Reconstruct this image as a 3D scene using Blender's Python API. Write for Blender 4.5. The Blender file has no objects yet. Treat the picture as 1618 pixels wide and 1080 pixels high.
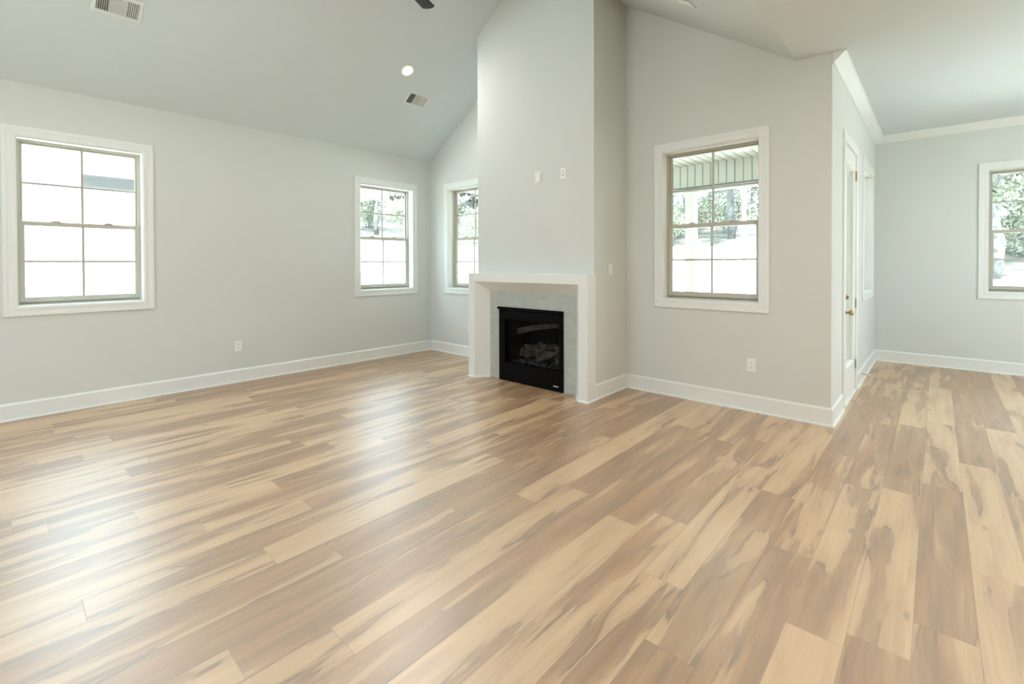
import bpy, bmesh, math, random
from mathutils import Vector, Matrix
C = bpy.context.scene.collection
SC = bpy.context.scene
random.seed(7)

# ------------------------------------------------------------------ camera
CAM = dict(loc=(5.950, -4.601, 1.350), yaw=0.739, pitch=-0.0108, roll=-0.0031, f=737.227, py=425.347)
def make_camera():
    y, p, r = CAM['yaw'], CAM['pitch'], CAM['roll']
    R = Vector((math.cos(y), math.sin(y), 0)); F = Vector((-math.sin(y), math.cos(y), 0)); U = Vector((0, 0, 1))
    F2 = math.cos(p)*F + math.sin(p)*U; U2 = -math.sin(p)*F + math.cos(p)*U
    R3 = math.cos(r)*R + math.sin(r)*U2; U3 = -math.sin(r)*R + math.cos(r)*U2
    cd = bpy.data.cameras.new('camera'); co = bpy.data.objects.new('camera', cd); C.objects.link(co)
    m = Matrix((R3, U3, -F2)).transposed().to_4x4(); m.translation = Vector(CAM['loc'])
    co.matrix_world = m
    cd.sensor_width = 36.0; cd.sensor_fit = 'HORIZONTAL'
    cd.lens = CAM['f']/1618*36.0
    cd.shift_y = -(540-CAM['py'])/1618.0
    cd.clip_start = 0.05; cd.clip_end = 300
    SC.camera = co
make_camera()

# ------------------------------------------------------------------ sky and exposure
SKY_STRENGTH = 7.4
w = bpy.data.worlds.new('overcast_sky'); SC.world = w; w.use_nodes = True
bg = w.node_tree.nodes['Background']
bg.inputs['Color'].default_value = (0.63, 0.85, 1.0, 1); bg.inputs['Strength'].default_value = SKY_STRENGTH
sun = bpy.data.lights.new('sun', 'SUN'); sun.energy = 22.0; sun.angle = math.radians(12); sun.color = (.93, .98, 1.0)
so = bpy.data.objects.new('sun', sun); C.objects.link(so)
so.rotation_euler = Vector((-.36, .22, -.90)).to_track_quat('-Z', 'Y').to_euler()
SC.view_settings.view_transform = 'Standard'; SC.view_settings.look = 'None'
SC.view_settings.gamma = 1.0; SC.view_settings.use_curve_mapping = False
SC.view_settings.exposure = 0.33
DOWNLIGHT_W = 11.5
FLAT_FILL_W = 21.0  # power of the added fill lamps in the flat ceiling
FLAT_FILL_COL = (1.0, 0.90, 0.79)
DOWNLIGHT_COL = (1.0, 0.97, 0.93)
SC.cycles.use_denoising = True
SC.cycles.max_bounces = 10; SC.cycles.diffuse_bounces = 7; SC.cycles.transparent_max_bounces = 24
SC.cycles.sample_clamp_indirect = 6.0
SC.cycles.caustics_reflective = False; SC.cycles.caustics_refractive = False

def portal(loc, direction, sx, sy):
    ld = bpy.data.lights.new('window_portal', 'AREA'); ld.shape = 'RECTANGLE'; ld.size = sx; ld.size_y = sy
    ld.cycles.is_portal = True
    o = bpy.data.objects.new('window_portal', ld); C.objects.link(o); o.location = loc
    o.rotation_euler = Vector(direction).to_track_quat('-Z', 'Y').to_euler()

# ------------------------------------------------------------------ mesh helpers
class MB:
    def __init__(s): s.v = []; s.f = []; s.smooth = False
    def add(s, vs, fs):
        o = len(s.v); s.v += [tuple(v) for v in vs]; s.f += [tuple(i+o for i in f) for f in fs]; return s
    def box(s, x0, x1, y0, y1, z0, z1):
        vs = [(x, y, z) for x in (x0, x1) for y in (y0, y1) for z in (z0, z1)]
        return s.add(vs, [(0,1,3,2),(4,6,7,5),(0,4,5,1),(2,3,7,6),(0,2,6,4),(1,5,7,3)])
    def cbox(s, x0, x1, y0, y1, z0, z1, b=0.004):
        """box with chamfered edges"""
        bm = bmesh.new(); bmesh.ops.create_cube(bm, size=1)
        for v in bm.verts:
            v.co = Vector(((x0+x1)/2+v.co.x*(x1-x0), (y0+y1)/2+v.co.y*(y1-y0), (z0+z1)/2+v.co.z*(z1-z0)))
        bmesh.ops.bevel(bm, geom=bm.edges[:], offset=min(b, abs(x1-x0)*.45, abs(y1-y0)*.45, abs(z1-z0)*.45), segments=2, affect='EDGES', profile=0.5)
        bm.verts.index_update(); vs = [v.co[:] for v in bm.verts]; fs = [tuple(v.index for v in f.verts) for f in bm.faces]; bm.free()
        return s.add(vs, fs)
    def prism(s, poly, fn0, fn1):
        """polygon extruded: fn0/fn1 map a 2-D point to the two end positions"""
        n = len(poly)
        vs = [fn0(p) for p in poly] + [fn1(p) for p in poly]
        fs = [tuple(range(n)), tuple(range(2*n-1, n-1, -1))] + [(i, (i+1) % n, n+(i+1) % n, n+i) for i in range(n)]
        return s.add(vs, fs)
    def ring(s, T, a0, a1, z0, z1, prof):
        """closed profile of (inset, depth) swept with mitres round a rectangle"""
        n = len(prof); vs = []
        for i, d in prof:
            for a, z in ((a0+i, z0+i), (a1-i, z0+i), (a1-i, z1-i), (a0+i, z1-i)): vs.append(T(a, d, z))
        fs = []
        for k in range(n):
            k2 = (k+1) % n
            for c in range(4):
                c2 = (c+1) % 4; fs.append((k*4+c, k*4+c2, k2*4+c2, k2*4+c))
        return s.add(vs, fs)
    def sweep(s, path, prof, side=1, z_is_up=True):
        """profile of (out, z) swept along a floor path of (x, y) with mitred corners; 'out' goes to the right of the path times side"""
        n = len(prof); m = len(path); offs = []
        for i in range(m):
            p = Vector(path[i]); ns = []
            if i > 0: d = (p-Vector(path[i-1])).normalized(); ns.append(Vector((d.y, -d.x)))
            if i < m-1: d = (Vector(path[i+1])-p).normalized(); ns.append(Vector((d.y, -d.x)))
            if len(ns) == 2:
                b = (ns[0]+ns[1]); b = b*(2/ b.length_squared) if b.length_squared > 1e-9 else ns[0]
                # miter vector m with m.n0 = m.n1 = 1
                offs.append(b)
            else: offs.append(ns[0])
        vs = [(path[i][0]+offs[i].x*o*side, path[i][1]+offs[i].y*o*side, z) for i in range(m) for o, z in prof]
        fs = [tuple(range(n)), tuple(range((m-1)*n, m*n))]
        for i in range(m-1):
            for k in range(n):
                k2 = (k+1) % n; fs.append((i*n+k, i*n+k2, (i+1)*n+k2, (i+1)*n+k))
        return s.add(vs, fs)
    def tube(s, pts, rad, seg=8, cap=True):
        pts = [Vector(p) for p in pts]
        if not isinstance(rad, (list, tuple)): rad = [rad]*len(pts)
        vs = []; ref = None
        for i, p in enumerate(pts):
            d = (pts[min(i+1, len(pts)-1)]-pts[max(i-1, 0)]).normalized()
            if ref is None: ref = Vector((0, 0, 1)) if abs(d.z) < .9 else Vector((1, 0, 0))
            a = d.cross(ref).normalized(); b = d.cross(a).normalized()
            for k in range(seg):
                t = 2*math.pi*k/seg; vs.append(p+(a*math.cos(t)+b*math.sin(t))*rad[i])
        fs = []
        for i in range(len(pts)-1):
            for k in range(seg):
                k2 = (k+1) % seg; fs.append((i*seg+k, i*seg+k2, (i+1)*seg+k2, (i+1)*seg+k))
        if cap: fs += [tuple(range(seg)), tuple(range((len(pts)-1)*seg, len(pts)*seg))]
        return s.add(vs, fs)
    def lathe(s, M, prof, seg=24):
        """profile of (radius, height) turned about local Z and placed by the function M"""
        vs = []; n = len(prof)
        for r, h in prof:
            for k in range(seg):
                t = 2*math.pi*k/seg; vs.append(M((max(r, 1e-5)*math.cos(t), max(r, 1e-5)*math.sin(t), h)))
        fs = []
        for i in range(n-1):
            for k in range(seg):
                k2 = (k+1) % seg; fs.append((i*seg+k, i*seg+k2, (i+1)*seg+k2, (i+1)*seg+k))
        fs += [tuple(range(seg)), tuple(range((n-1)*seg, n*seg))]
        return s.add(vs, fs)

def build(name, mb, m, parent=None, local=False, smooth=False, recalc=True):
    me = bpy.data.meshes.new(name)
    off = Vector((0, 0, 0))
    if parent is not None and not local:
        off = Vector(parent.location); q = parent.parent
        while q is not None: off += Vector(q.location); q = q.parent
    me.from_pydata([tuple(Vector(v)-off) for v in mb.v], [], mb.f)
    if recalc:
        bm = bmesh.new(); bm.from_mesh(me); bmesh.ops.recalc_face_normals(bm, faces=bm.faces[:]); bm.to_mesh(me); bm.free()
    if smooth:
        for p in me.polygons: p.use_smooth = True
        if smooth != 'all':
            try: me.set_sharp_from_angle(angle=math.radians(38))
            except Exception: pass
    o = bpy.data.objects.new(name, me); C.objects.link(o)
    if m is not None: me.materials.append(m)
    if parent is not None: o.parent = parent
    return o
def tag(o, label, cat=None, group=None, kind=None):
    o['label'] = label
    if cat: o['category'] = cat
    if group: o['group'] = group
    if kind: o['kind'] = kind
    return o
def empty(name, loc, label, cat, group=None, kind=None):
    o = bpy.data.objects.new(name, None); C.objects.link(o); o.location = loc; o.empty_display_size = 0.1
    return tag(o, label, cat, group, kind)
def copy_tree(o, parent=None):
    c = o.copy(); C.objects.link(c)
    if parent is not None: c.parent = parent
    for ch in list(o.children): copy_tree(ch, c)
    return c

# ------------------------------------------------------------------ materials
def lin(r, g, b):
    f = lambda c: (c/255/12.92) if c/255 <= .04045 else ((c/255+.055)/1.055)**2.4
    return (f(r), f(g), f(b), 1)
class NT:
    def __init__(s, name):
        s.m = bpy.data.materials.new(name); s.m.use_nodes = True; s.t = s.m.node_tree; s.b = s.t.nodes['Principled BSDF']
        s.out = s.t.nodes['Material Output']
    def n(s, typ, **kw):
        nd = s.t.nodes.new(typ)
        for k, v in kw.items():
            if k in ('inp',):
                for kk, vv in v.items():
                    if isinstance(vv, bpy.types.NodeSocket): s.t.links.new(vv, nd.inputs[kk])
                    else: nd.inputs[kk].default_value = vv
            else: setattr(nd, k, v)
        return nd
    def math(s, op, a, b=None, c=None, clamp=False):
        nd = s.t.nodes.new('ShaderNodeMath'); nd.operation = op; nd.use_clamp = clamp
        for i, x in enumerate((a, b, c)):
            if x is None: continue
            if isinstance(x, bpy.types.NodeSocket): s.t.links.new(x, nd.inputs[i])
            else: nd.inputs[i].default_value = x
        return nd.outputs[0]
    def mix(s, fac, a, b, blend='MIX'):
        nd = s.t.nodes.new('ShaderNodeMix'); nd.data_type = 'RGBA'; nd.blend_type = blend
        for i, x in ((0, fac), (6, a), (7, b)):
            if isinstance(x, bpy.types.NodeSocket): s.t.links.new(x, nd.inputs[i])
            else: nd.inputs[i].default_value = x
        return nd.outputs[2]
    def smooth(s, x, lo, hi, t0=0., t1=1.):
        nd = s.t.nodes.new('ShaderNodeMapRange'); nd.interpolation_type = 'SMOOTHSTEP'
        s.t.links.new(x, nd.inputs[0])
        for i, v in ((1, lo), (2, hi), (3, t0), (4, t1)):
            if isinstance(v, bpy.types.NodeSocket): s.t.links.new(v, nd.inputs[i])
            else: nd.inputs[i].default_value = v
        return nd.outputs[0]
    def link(s, a, b): s.t.links.new(a, b)
    def set(s, **kw):
        names = dict(col='Base Color', rough='Roughness', spec='Specular IOR Level', metal='Metallic', coat='Coat Weight', coatr='Coat Roughness', normal='Normal')
        for k, v in kw.items():
            i = s.b.inputs[names[k]]
            if isinstance(v, bpy.types.NodeSocket): s.link(v, i)
            else: i.default_value = v
        return s
def paint(name, col, rough=.6, spec=.3, bump=.02, scale=350, vary=.012):
    k = NT(name); tc = k.n('ShaderNodeTexCoord')
    nz = k.n('ShaderNodeTexNoise', inp={'Vector': tc.outputs['Object'], 'Scale': scale, 'Detail': 2.0})
    big = k.n('ShaderNodeTexNoise', inp={'Vector': tc.outputs['Object'], 'Scale': 2.2, 'Detail': 3.0})
    c = k.mix(k.math('MULTIPLY', big.outputs['Fac'], 1.0), tuple(x*(1-vary) for x in col[:3])+(1,), tuple(min(1, x*(1+vary)) for x in col[:3])+(1,))
    bp = k.n('ShaderNodeBump', inp={'Height': nz.outputs['Fac'], 'Strength': bump, 'Distance': .002})
    k.set(col=c, rough=rough, spec=spec, normal=bp.outputs[0]); return k.m
M = {}
M['wall'] = paint('greige_wall_paint', (.67, .69, .668, 1), .75, .2)
M['ceil'] = paint('white_ceiling_paint', (.655, .705, .725, 1), .85, .15)
M['trim'] = paint('white_trim_paint', (.79, .81, .795, 1), .35, .4, bump=.008, scale=120)
M['door'] = paint('white_door_paint', (.83, .835, .80, 1), .35, .4, bump=.008, scale=120)
M['plate'] = paint('white_plastic', (.86, .855, .82, 1), .3, .5, bump=.0)
M['vent'] = paint('white_vent_enamel', (.72, .735, .72, 1), .4, .4, bump=.0)
M['slot'] = paint('dark_slot', (.03, .03, .03, 1), .6, .2, bump=.0)
M['frame'] = paint('clay_vinyl', (.50, .47, .40, 1), .4, .4, bump=.006, scale=200)
M['grille'] = paint('clay_grille_bar', (.48, .46, .41, 1), .4, .4, bump=.0)
M['black'] = paint('black_metal', (.002, .002, .0022, 1), .45, .08, bump=.01, scale=500)
M['soot'] = paint('sooty_firebox', (.004, .004, .004, 1), .8, .05, bump=.1, scale=40)
M['steel'] = NT('brushed_steel').set(col=(.55, .55, .54, 1), rough=.35, metal=1.0).m
M['brass'] = NT('aged_brass').set(col=(.42, .30, .15, 1), rough=.28, metal=1.0).m
M['nickel'] = NT('satin_nickel').set(col=(.45, .43, .39, 1), rough=.35, metal=1.0).m
M['badge'] = NT('silver_badge').set(col=(.8, .8, .8, 1), rough=.3, metal=.6).m

def glass_mat(name='window_glass', tint=(1, 1, 1, 1), rough=0.0, ior=1.5):
    k = NT(name); k.t.nodes.remove(k.b)
    fr = k.n('ShaderNodeFresnel', inp={'IOR': ior})
    tr = k.n('ShaderNodeBsdfTransparent', inp={'Color': tint}); gl = k.n('ShaderNodeBsdfGlossy', inp={'Roughness': rough, 'Color': (1, 1, 1, 1)})
    mx = k.n('ShaderNodeMixShader', inp={0: fr.outputs[0], 1: tr.outputs[0], 2: gl.outputs[0]})
    k.link(mx.outputs[0], k.out.inputs[0]); return k.m
M['glass'] = glass_mat(tint=(.97, .985, .97, 1))
M['fireglass'] = glass_mat('firebox_glass', (.72, .72, .72, 1), .02, 1.16)

def emit(name, col, s):
    k = NT(name); k.set(col=(.9, .9, .9, 1)); k.b.inputs['Emission Color'].default_value = col; k.b.inputs['Emission Strength'].default_value = s
    return k.m
M['lens'] = emit('lit_lamp_lens', (1, .97, .9, 1), 12.0)

def floor_mat():
    k = NT('wood_plank_floor')
    uv = k.n('ShaderNodeUVMap', uv_map='plank'); sep = k.n('ShaderNodeSeparateXYZ', inp={0: uv.outputs[0]})
    rs = k.n('ShaderNodeSeparateXYZ', inp={0: k.n('ShaderNodeUVMap', uv_map='rnd').outputs[0]}); rs2 = k.n('ShaderNodeSeparateXYZ', inp={0: k.n('ShaderNodeUVMap', uv_map='rnd2').outputs[0]})
    u, v = sep.outputs[0], sep.outputs[1]; r1, r2, r3 = rs.outputs[0], rs.outputs[1], rs2.outputs[0]
    def vec(su, sv, o1, o2, wz=0.):
        a = k.math('ADD', k.math('MULTIPLY', u, su), k.math('MULTIPLY', r1, o1))
        b = k.math('ADD', k.math('MULTIPLY', v, sv), k.math('MULTIPLY', r2, o2))
        return k.n('ShaderNodeCombineXYZ', inp={0: a, 1: b, 2: wz}).outputs[0]
    # heartwood: long wavy bands running with the board
    n1 = k.n('ShaderNodeTexNoise', inp={'Vector': vec(8.0, .95, 71, 53), 'Scale': 1.0, 'Detail': 4.0, 'Roughness': .5, 'Distortion': .5})
    bias = k.math('MULTIPLY', k.math('SUBTRACT', r3, .5), .26)
    n2 = k.n('ShaderNodeTexNoise', inp={'Vector': vec(17, 1.5, 37, 91), 'Scale': 1.0, 'Detail': 5.0, 'Roughness': .62, 'Distortion': .6})
    n3 = k.n('ShaderNodeTexNoise', inp={'Vector': vec(46, 1.6, 61, 47), 'Scale': 1.0, 'Detail': 4.0, 'Roughness': .6, 'Distortion': .35})
    tone = k.n('ShaderNodeTexNoise', inp={'Vector': vec(3.0, .8, 17, 29), 'Scale': 1.0, 'Detail': 2.0})
    gr = k.n('ShaderNodeTexNoise', inp={'Vector': vec(190, 5.5, 11, 23), 'Scale': 1.0, 'Detail': 3.0, 'Roughness': .65})
    h = k.math('ADD', n1.outputs['Fac'], bias)
    h = k.math('ADD', h, k.math('MULTIPLY', k.math('SUBTRACT', n2.outputs['Fac'], .5), .10))
    h = k.math('ADD', h, k.math('MULTIPLY', k.math('SUBTRACT', n3.outputs['Fac'], .5), .05))
    hard = k.smooth(h, .478, .512); fade = k.smooth(h, .455, .63); soft = k.smooth(h, .33, .53)
    heart = k.math('MULTIPLY_ADD', hard, .42, k.math('MULTIPLY', fade, .58))
    edge = k.math('MULTIPLY', k.math('MULTIPLY', k.smooth(h, .473, .495), k.smooth(h, .495, .54, 1., 0.)), k.smooth(n2.outputs['Fac'], .42, .62))
    streak = k.math('MULTIPLY', k.smooth(n3.outputs['Fac'], .55, .72), k.smooth(n2.outputs['Fac'], .42, .64))
    wv = k.n('ShaderNodeTexWave', wave_type='BANDS', bands_direction='X', inp={'Vector': vec(9, .55, 31, 13), 'Scale': 1.6, 'Distortion': 7.0, 'Detail': 3.0, 'Detail Scale': 1.3})
    sap = k.mix(tone.outputs['Fac'], (.69, .475, .27, 1), (.58, .38, .205, 1))
    sap = k.mix(k.math('MULTIPLY', soft, .6), sap, (.46, .28, .14, 1))
    sap = k.mix(k.math('MULTIPLY', k.smooth(n2.outputs['Fac'], .42, .72), .42), sap, (.40, .235, .115, 1))
    brown = k.mix(k.smooth(n2.outputs['Fac'], .32, .66), (.47, .245, .105, 1), (.27, .145, .066, 1))
    brown = k.mix(k.math('MULTIPLY', r2, .4), brown, (.33, .21, .12, 1))
    col = k.mix(k.math('MULTIPLY', heart, .92), sap, brown)
    col = k.mix(k.math('MULTIPLY', edge, .7), col, (.15, .085, .05, 1))
    col = k.mix(k.math('MULTIPLY', streak, k.math('MULTIPLY_ADD', heart, .6, .16)), col, (.15, .09, .055, 1))
    # small dark flecks and knots
    fl = k.n('ShaderNodeTexVoronoi', inp={'Vector': vec(5.0, 1.7, 43, 19), 'Scale': 1.0, 'Randomness': 1.0})
    kn = k.smooth(fl.outputs['Distance'], .03, .085, 1., 0.)
    col = k.mix(k.math('MULTIPLY', kn, .55), col, (.17, .095, .055, 1))
    g = k.math('MULTIPLY_ADD', gr.outputs['Fac'], .26, .87)
    g = k.math('MULTIPLY', g, k.math('MULTIPLY_ADD', wv.outputs['Fac'], .04, .98))
    col = k.mix(1.0, col, k.n('ShaderNodeCombineColor', inp={0: g, 1: g, 2: g}).outputs[0], 'MULTIPLY')
    # joints
    bu = k.math('MINIMUM', u, k.math('SUBTRACT', .178, u)); bv = k.math('MINIMUM', v, k.math('SUBTRACT', 1.5, v))
    d = k.math('MINIMUM', bu, bv); gap = k.smooth(d, .0006, .0018, 1., 0.)
    col = k.mix(k.math('MULTIPLY', gap, .5), col, (.12, .08, .05, 1))
    hgt = k.math('SUBTRACT', k.math('MULTIPLY', gr.outputs['Fac'], .25), gap)
    bp = k.n('ShaderNodeBump', inp={'Height': hgt, 'Strength': .22, 'Distance': .0015})
    ro = k.math('MULTIPLY_ADD', gr.outputs['Fac'], .10, .315)
    k.b.inputs['IOR'].default_value = 2.2
    k.set(col=col, rough=ro, spec=1.0, normal=bp.outputs[0]); return k.m
M['floor'] = floor_mat()

def tile_mat():
    k = NT('grey_stone_tile'); tc = k.n('ShaderNodeTexCoord')
    mp = k.n('ShaderNodeMapping', inp={'Vector': tc.outputs['Object'], 'Scale': (2.0, 2.0, 5.0), 'Rotation': (0, .5, 0)})
    a = k.n('ShaderNodeTexNoise', inp={'Vector': mp.outputs[0], 'Scale': 2.2, 'Detail': 8.0, 'Roughness': .62, 'Distortion': 1.2})
    b = k.n('ShaderNodeTexNoise', inp={'Vector': mp.outputs[0], 'Scale': 6.0, 'Detail': 5.0, 'Distortion': 2.0})
    c = k.mix(k.smooth(a.outputs['Fac'], .3, .7), (.40, .425, .40, 1), (.49, .515, .485, 1))
    c = k.mix(k.smooth(b.outputs['Fac'], .58, .72, 0, .3), c, (.52, .53, .49, 1))
    k.set(col=c, rough=.45, spec=.4); return k.m
M['tile'] = tile_mat()
M['grout'] = paint('pale_grout', (.68, .69, .65, 1), .8, .2)

def brick_mat():
    k = NT('painted_brick'); tc = k.n('ShaderNodeTexCoord')
    sx = k.n('ShaderNodeSeparateXYZ', inp={0: tc.outputs['Object']})
    v = k.n('ShaderNodeCombineXYZ', inp={0: k.math('ADD', sx.outputs[0], sx.outputs[1]), 1: sx.outputs[2]})
    bt = k.n('ShaderNodeTexBrick', inp={'Vector': v.outputs[0], 'Color1': (.50, .495, .485, 1), 'Color2': (.36, .355, .345, 1), 'Mortar': (.46, .46, .45, 1), 'Scale': 1.0, 'Mortar Size': .006, 'Brick Width': .2, 'Row Height': .072, 'Bias': -.4})
    bp = k.n('ShaderNodeBump', inp={'Height': bt.outputs['Fac'], 'Strength': .5, 'Distance': -.01})
    k.set(col=bt.outputs['Color'], rough=.9, normal=bp.outputs[0]); return k.m
M['brick'] = brick_mat()
def noisy(name, c1, c2, scale, rough=.9, detail=6):
    k = NT(name); tc = k.n('ShaderNodeTexCoord')
    a = k.n('ShaderNodeTexNoise', inp={'Vector': tc.outputs['Object'], 'Scale': scale, 'Detail': detail, 'Roughness': .65})
    k.set(col=k.mix(k.smooth(a.outputs['Fac'], .3, .7), c1, c2), rough=rough, spec=.2); return k.m
M['grass'] = noisy('dry_pale_grass', (.46, .49, .44, 1), (.62, .64, .58, 1), 1.5)
M['litter'] = noisy('leaf_litter', (.05, .048, .04, 1), (.16, .15, .12, 1), 2.5)
M['bark'] = noisy('grey_bark', (.08, .075, .07, 1), (.2, .19, .18, 1), 6)
M['palebark'] = noisy('pale_bark', (.62, .60, .56, 1), (.8, .78, .74, 1), 5)
M['leaf'] = noisy('green_leaf', (.06, .062, .042, 1), (.20, .20, .145, 1), 3)
M['needle'] = noisy('dark_needle', (.045, .045, .036, 1), (.14, .138, .11, 1), 3)
M['sunleaf'] = noisy('pale_leaf', (.14, .15, .105, 1), (.28, .29, .21, 1), 3)  # paler leaf colour for the bushes
M['slab'] = noisy('concrete', (.45, .44, .42, 1), (.58, .57, .55, 1), 4)
M['roofing'] = noisy('grey_shingle', (.10, .10, .10, 1), (.2, .2, .2, 1), 25)
M['soffit'] = paint('pale_porch_vinyl', (.56, .565, .52, 1), .5, .3)
M['groove'] = paint('grey_groove', (.18, .19, .175, 1), .7, .2)
M['white_out'] = paint('exterior_white', (.82, .82, .80, 1), .5, .3)
M['louver'] = paint('grey_louver', (.135, .125, .115, 1), .6, .3)
def blade_mat():
    k = NT('dark_grey_wood'); tc = k.n('ShaderNodeTexCoord')
    mp = k.n('ShaderNodeMapping', inp={'Vector': tc.outputs['Object'], 'Scale': (3, 60, 60)})
    a = k.n('ShaderNodeTexNoise', inp={'Vector': mp.outputs[0], 'Scale': 1.0, 'Detail': 4.0})
    k.set(col=k.mix(a.outputs['Fac'], (.012, .013, .012, 1), (.034, .036, .031, 1)), rough=.7, spec=.08); return k.m
M['blade'] = blade_mat()
M['log'] = noisy('ceramic_log', (.02, .017, .014, 1), (.15, .118, .085, 1), 14)
M['ember'] = noisy('grey_ember', (.03, .03, .03, 1), (.16, .158, .155, 1), 40)
M['shield'] = noisy('grey_refractory', (.09, .088, .084, 1), (.17, .165, .16, 1), 12)  # mottled grey of the ribbed arch

# ------------------------------------------------------------------ room shell
XL, YB, XD, YF, XR, YR = -.018, .018, 5.306, 3.603, 8.6, -7.6     # left, back, door wall, far, right, rear
ZW, SL, ZF, XE = 2.972+.66*.018*-1, .66, 3.087, 5.05               # left wall top, slope, flat ceiling, edge of the vault
RX = (ZF+SL*XE-2.972)/(2*SL); RZ = 2.972+SL*RX                    # ridge
def slope_z(x): return min(2.972+SL*x, ZF+SL*(XE-x)) if x < XE else ZF
TH = .2
def wall_cells(mb, axis, p0, p1, a0, a1, z0, z1, holes):
    """solid wall with rectangular holes: axis 'x' = wall faces x (p is x, a is y)"""
    As = sorted({a0, a1} | {h[0] for h in holes} | {h[1] for h in holes}); Zs = sorted({z0, z1} | {h[2] for h in holes} | {h[3] for h in holes})
    As = [a for a in As if a0 <= a <= a1]; Zs = [z for z in Zs if z0 <= z <= z1]
    ina = lambda a, z: any(h[0] < a < h[1] and h[2] < z < h[3] for h in holes)
    na, nz = len(As)-1, len(Zs)-1
    solid = lambda i, j: 0 <= i < na and 0 <= j < nz and not ina((As[i]+As[i+1])/2, (Zs[j]+Zs[j+1])/2)
    P = (lambda p, a, z: (p, a, z)) if axis == 'x' else (lambda p, a, z: (a, p, z))
    for i in range(na):
        for j in range(nz):
            if not solid(i, j): continue
            A, B, Z, Y = As[i], As[i+1], Zs[j], Zs[j+1]
            mb.add([P(p0, A, Z), P(p0, B, Z), P(p0, B, Y), P(p0, A, Y)], [(0, 1, 2, 3)])
            mb.add([P(p1, A, Z), P(p1, B, Z), P(p1, B, Y), P(p1, A, Y)], [(3, 2, 1, 0)])
            if not solid(i-1, j): mb.add([P(p0, A, Z), P(p1, A, Z), P(p1, A, Y), P(p0, A, Y)], [(0, 1, 2, 3)])
            if not solid(i+1, j): mb.add([P(p0, B, Z), P(p1, B, Z), P(p1, B, Y), P(p0, B, Y)], [(3, 2, 1, 0)])
            if not solid(i, j-1): mb.add([P(p0, A, Z), P(p1, A, Z), P(p1, B, Z), P(p0, B, Z)], [(3, 2, 1, 0)])
            if not solid(i, j+1): mb.add([P(p0, A, Y), P(p1, A, Y), P(p1, B, Y), P(p0, B, Y)], [(0, 1, 2, 3)])
def weld(o):
    bm = bmesh.new(); bm.from_mesh(o.data); bmesh.ops.remove_doubles(bm, verts=bm.verts[:], dist=1e-5)
    bmesh.ops.recalc_face_normals(bm, faces=bm.faces[:]); bm.to_mesh(o.data); bm.free()
def structure(o, label): return tag(o, label, 'room', kind='structure')

WZ0, WZ1 = .985, 2.482          # window openings
W1 = (-4.587, -3.530); W2 = (-1.290, -.237); W3 = (.340, 1.420); W4 = (3.765, 4.847); W5 = (6.326, 7.412); W6 = (2.10, 3.26)
hole = lambda W: (W[0]+.082, W[1]-.082, WZ0, WZ1)
mb = MB(); wall_cells(mb, 'x', XL-TH, XL, YR-TH, YB+TH, -.02, ZW, [hole(W1), hole(W2)])
o = build('wall_left', mb, M['wall']); weld(o); structure(o, 'greige side wall at the left with two windows')
# back wall with its gable, door wall, far wall
mb = MB(); wall_cells(mb, 'y', YB, YB+TH, XL, XD, -.02, ZW, [hole(W3), hole(W4)])
gable = [(XL, ZW), (RX, RZ), (XE, ZF), (XD, ZF), (XD, ZW)]
mb.prism(gable, lambda p: (p[0], YB, p[1]), lambda p: (p[0], YB+TH, p[1]))
o = build('wall_back', mb, M['wall']); structure(o, 'greige gable wall behind the chimney breast')
DY0, DY1, DZ = .70, 1.50, 2.475
mb = MB(); wall_cells(mb, 'x', XD-TH, XD, YB+TH, YF, -.02, ZF, [(DY0-.012, DY1+.012, -.02, DZ+.012), hole(W6)])
o = build('wall_door', mb, M['wall']); weld(o); structure(o, 'short wall holding the glazed porch door')
mb = MB(); wall_cells(mb, 'y', YF, YF+TH, XD-TH, XR, -.02, ZF, [hole(W5)])
o = build('wall_far', mb, M['wall']); weld(o); structure(o, 'far wall of the dining end with one window')
mb = MB(); wall_cells(mb, 'x', XR, XR+TH, YR-TH, YF+TH, -.02, ZF, [(.7, 2.3, .9, 2.48)])
o = build('wall_right', mb, M['wall']); weld(o); structure(o, 'right wall beyond the frame with one window')
mb = MB(); wall_cells(mb, 'y', YR-TH, YR, XL, XR, -.02, ZW, [(2.2, 3.8, .4, 2.48)])  # unseen opening, added to let fill daylight into the room
mb.prism([(XL, ZW), (RX, RZ), (XE, ZF), (XR, ZF), (XR, ZW)], lambda p: (p[0], YR, p[1]), lambda p: (p[0], YR-TH, p[1]))
o = build('wall_rear', mb, M['wall']); structure(o, 'rear wall behind the camera with one tall window')
# ceilings
CT = .15
prof = [(XL-TH, ZW-SL*TH), (RX, RZ), (XE, ZF), (XE, ZF+CT), (RX, RZ+CT*1.2), (XL-TH, ZW-SL*TH+CT*1.2)]
mb = MB(); mb.prism(prof, lambda p: (p[0], YR-TH, p[1]), lambda p: (p[0], YB+TH, p[1]))
o = build('ceiling_vault', mb, M['ceil']); structure(o, 'white vaulted ceiling with a central ridge')
mb = MB().box(XE, XR+TH, YR-TH, YF+TH, ZF, ZF+CT)
o = build('ceiling_flat', mb, M['ceil']); structure(o, 'flat white ceiling over the dining end')

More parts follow.
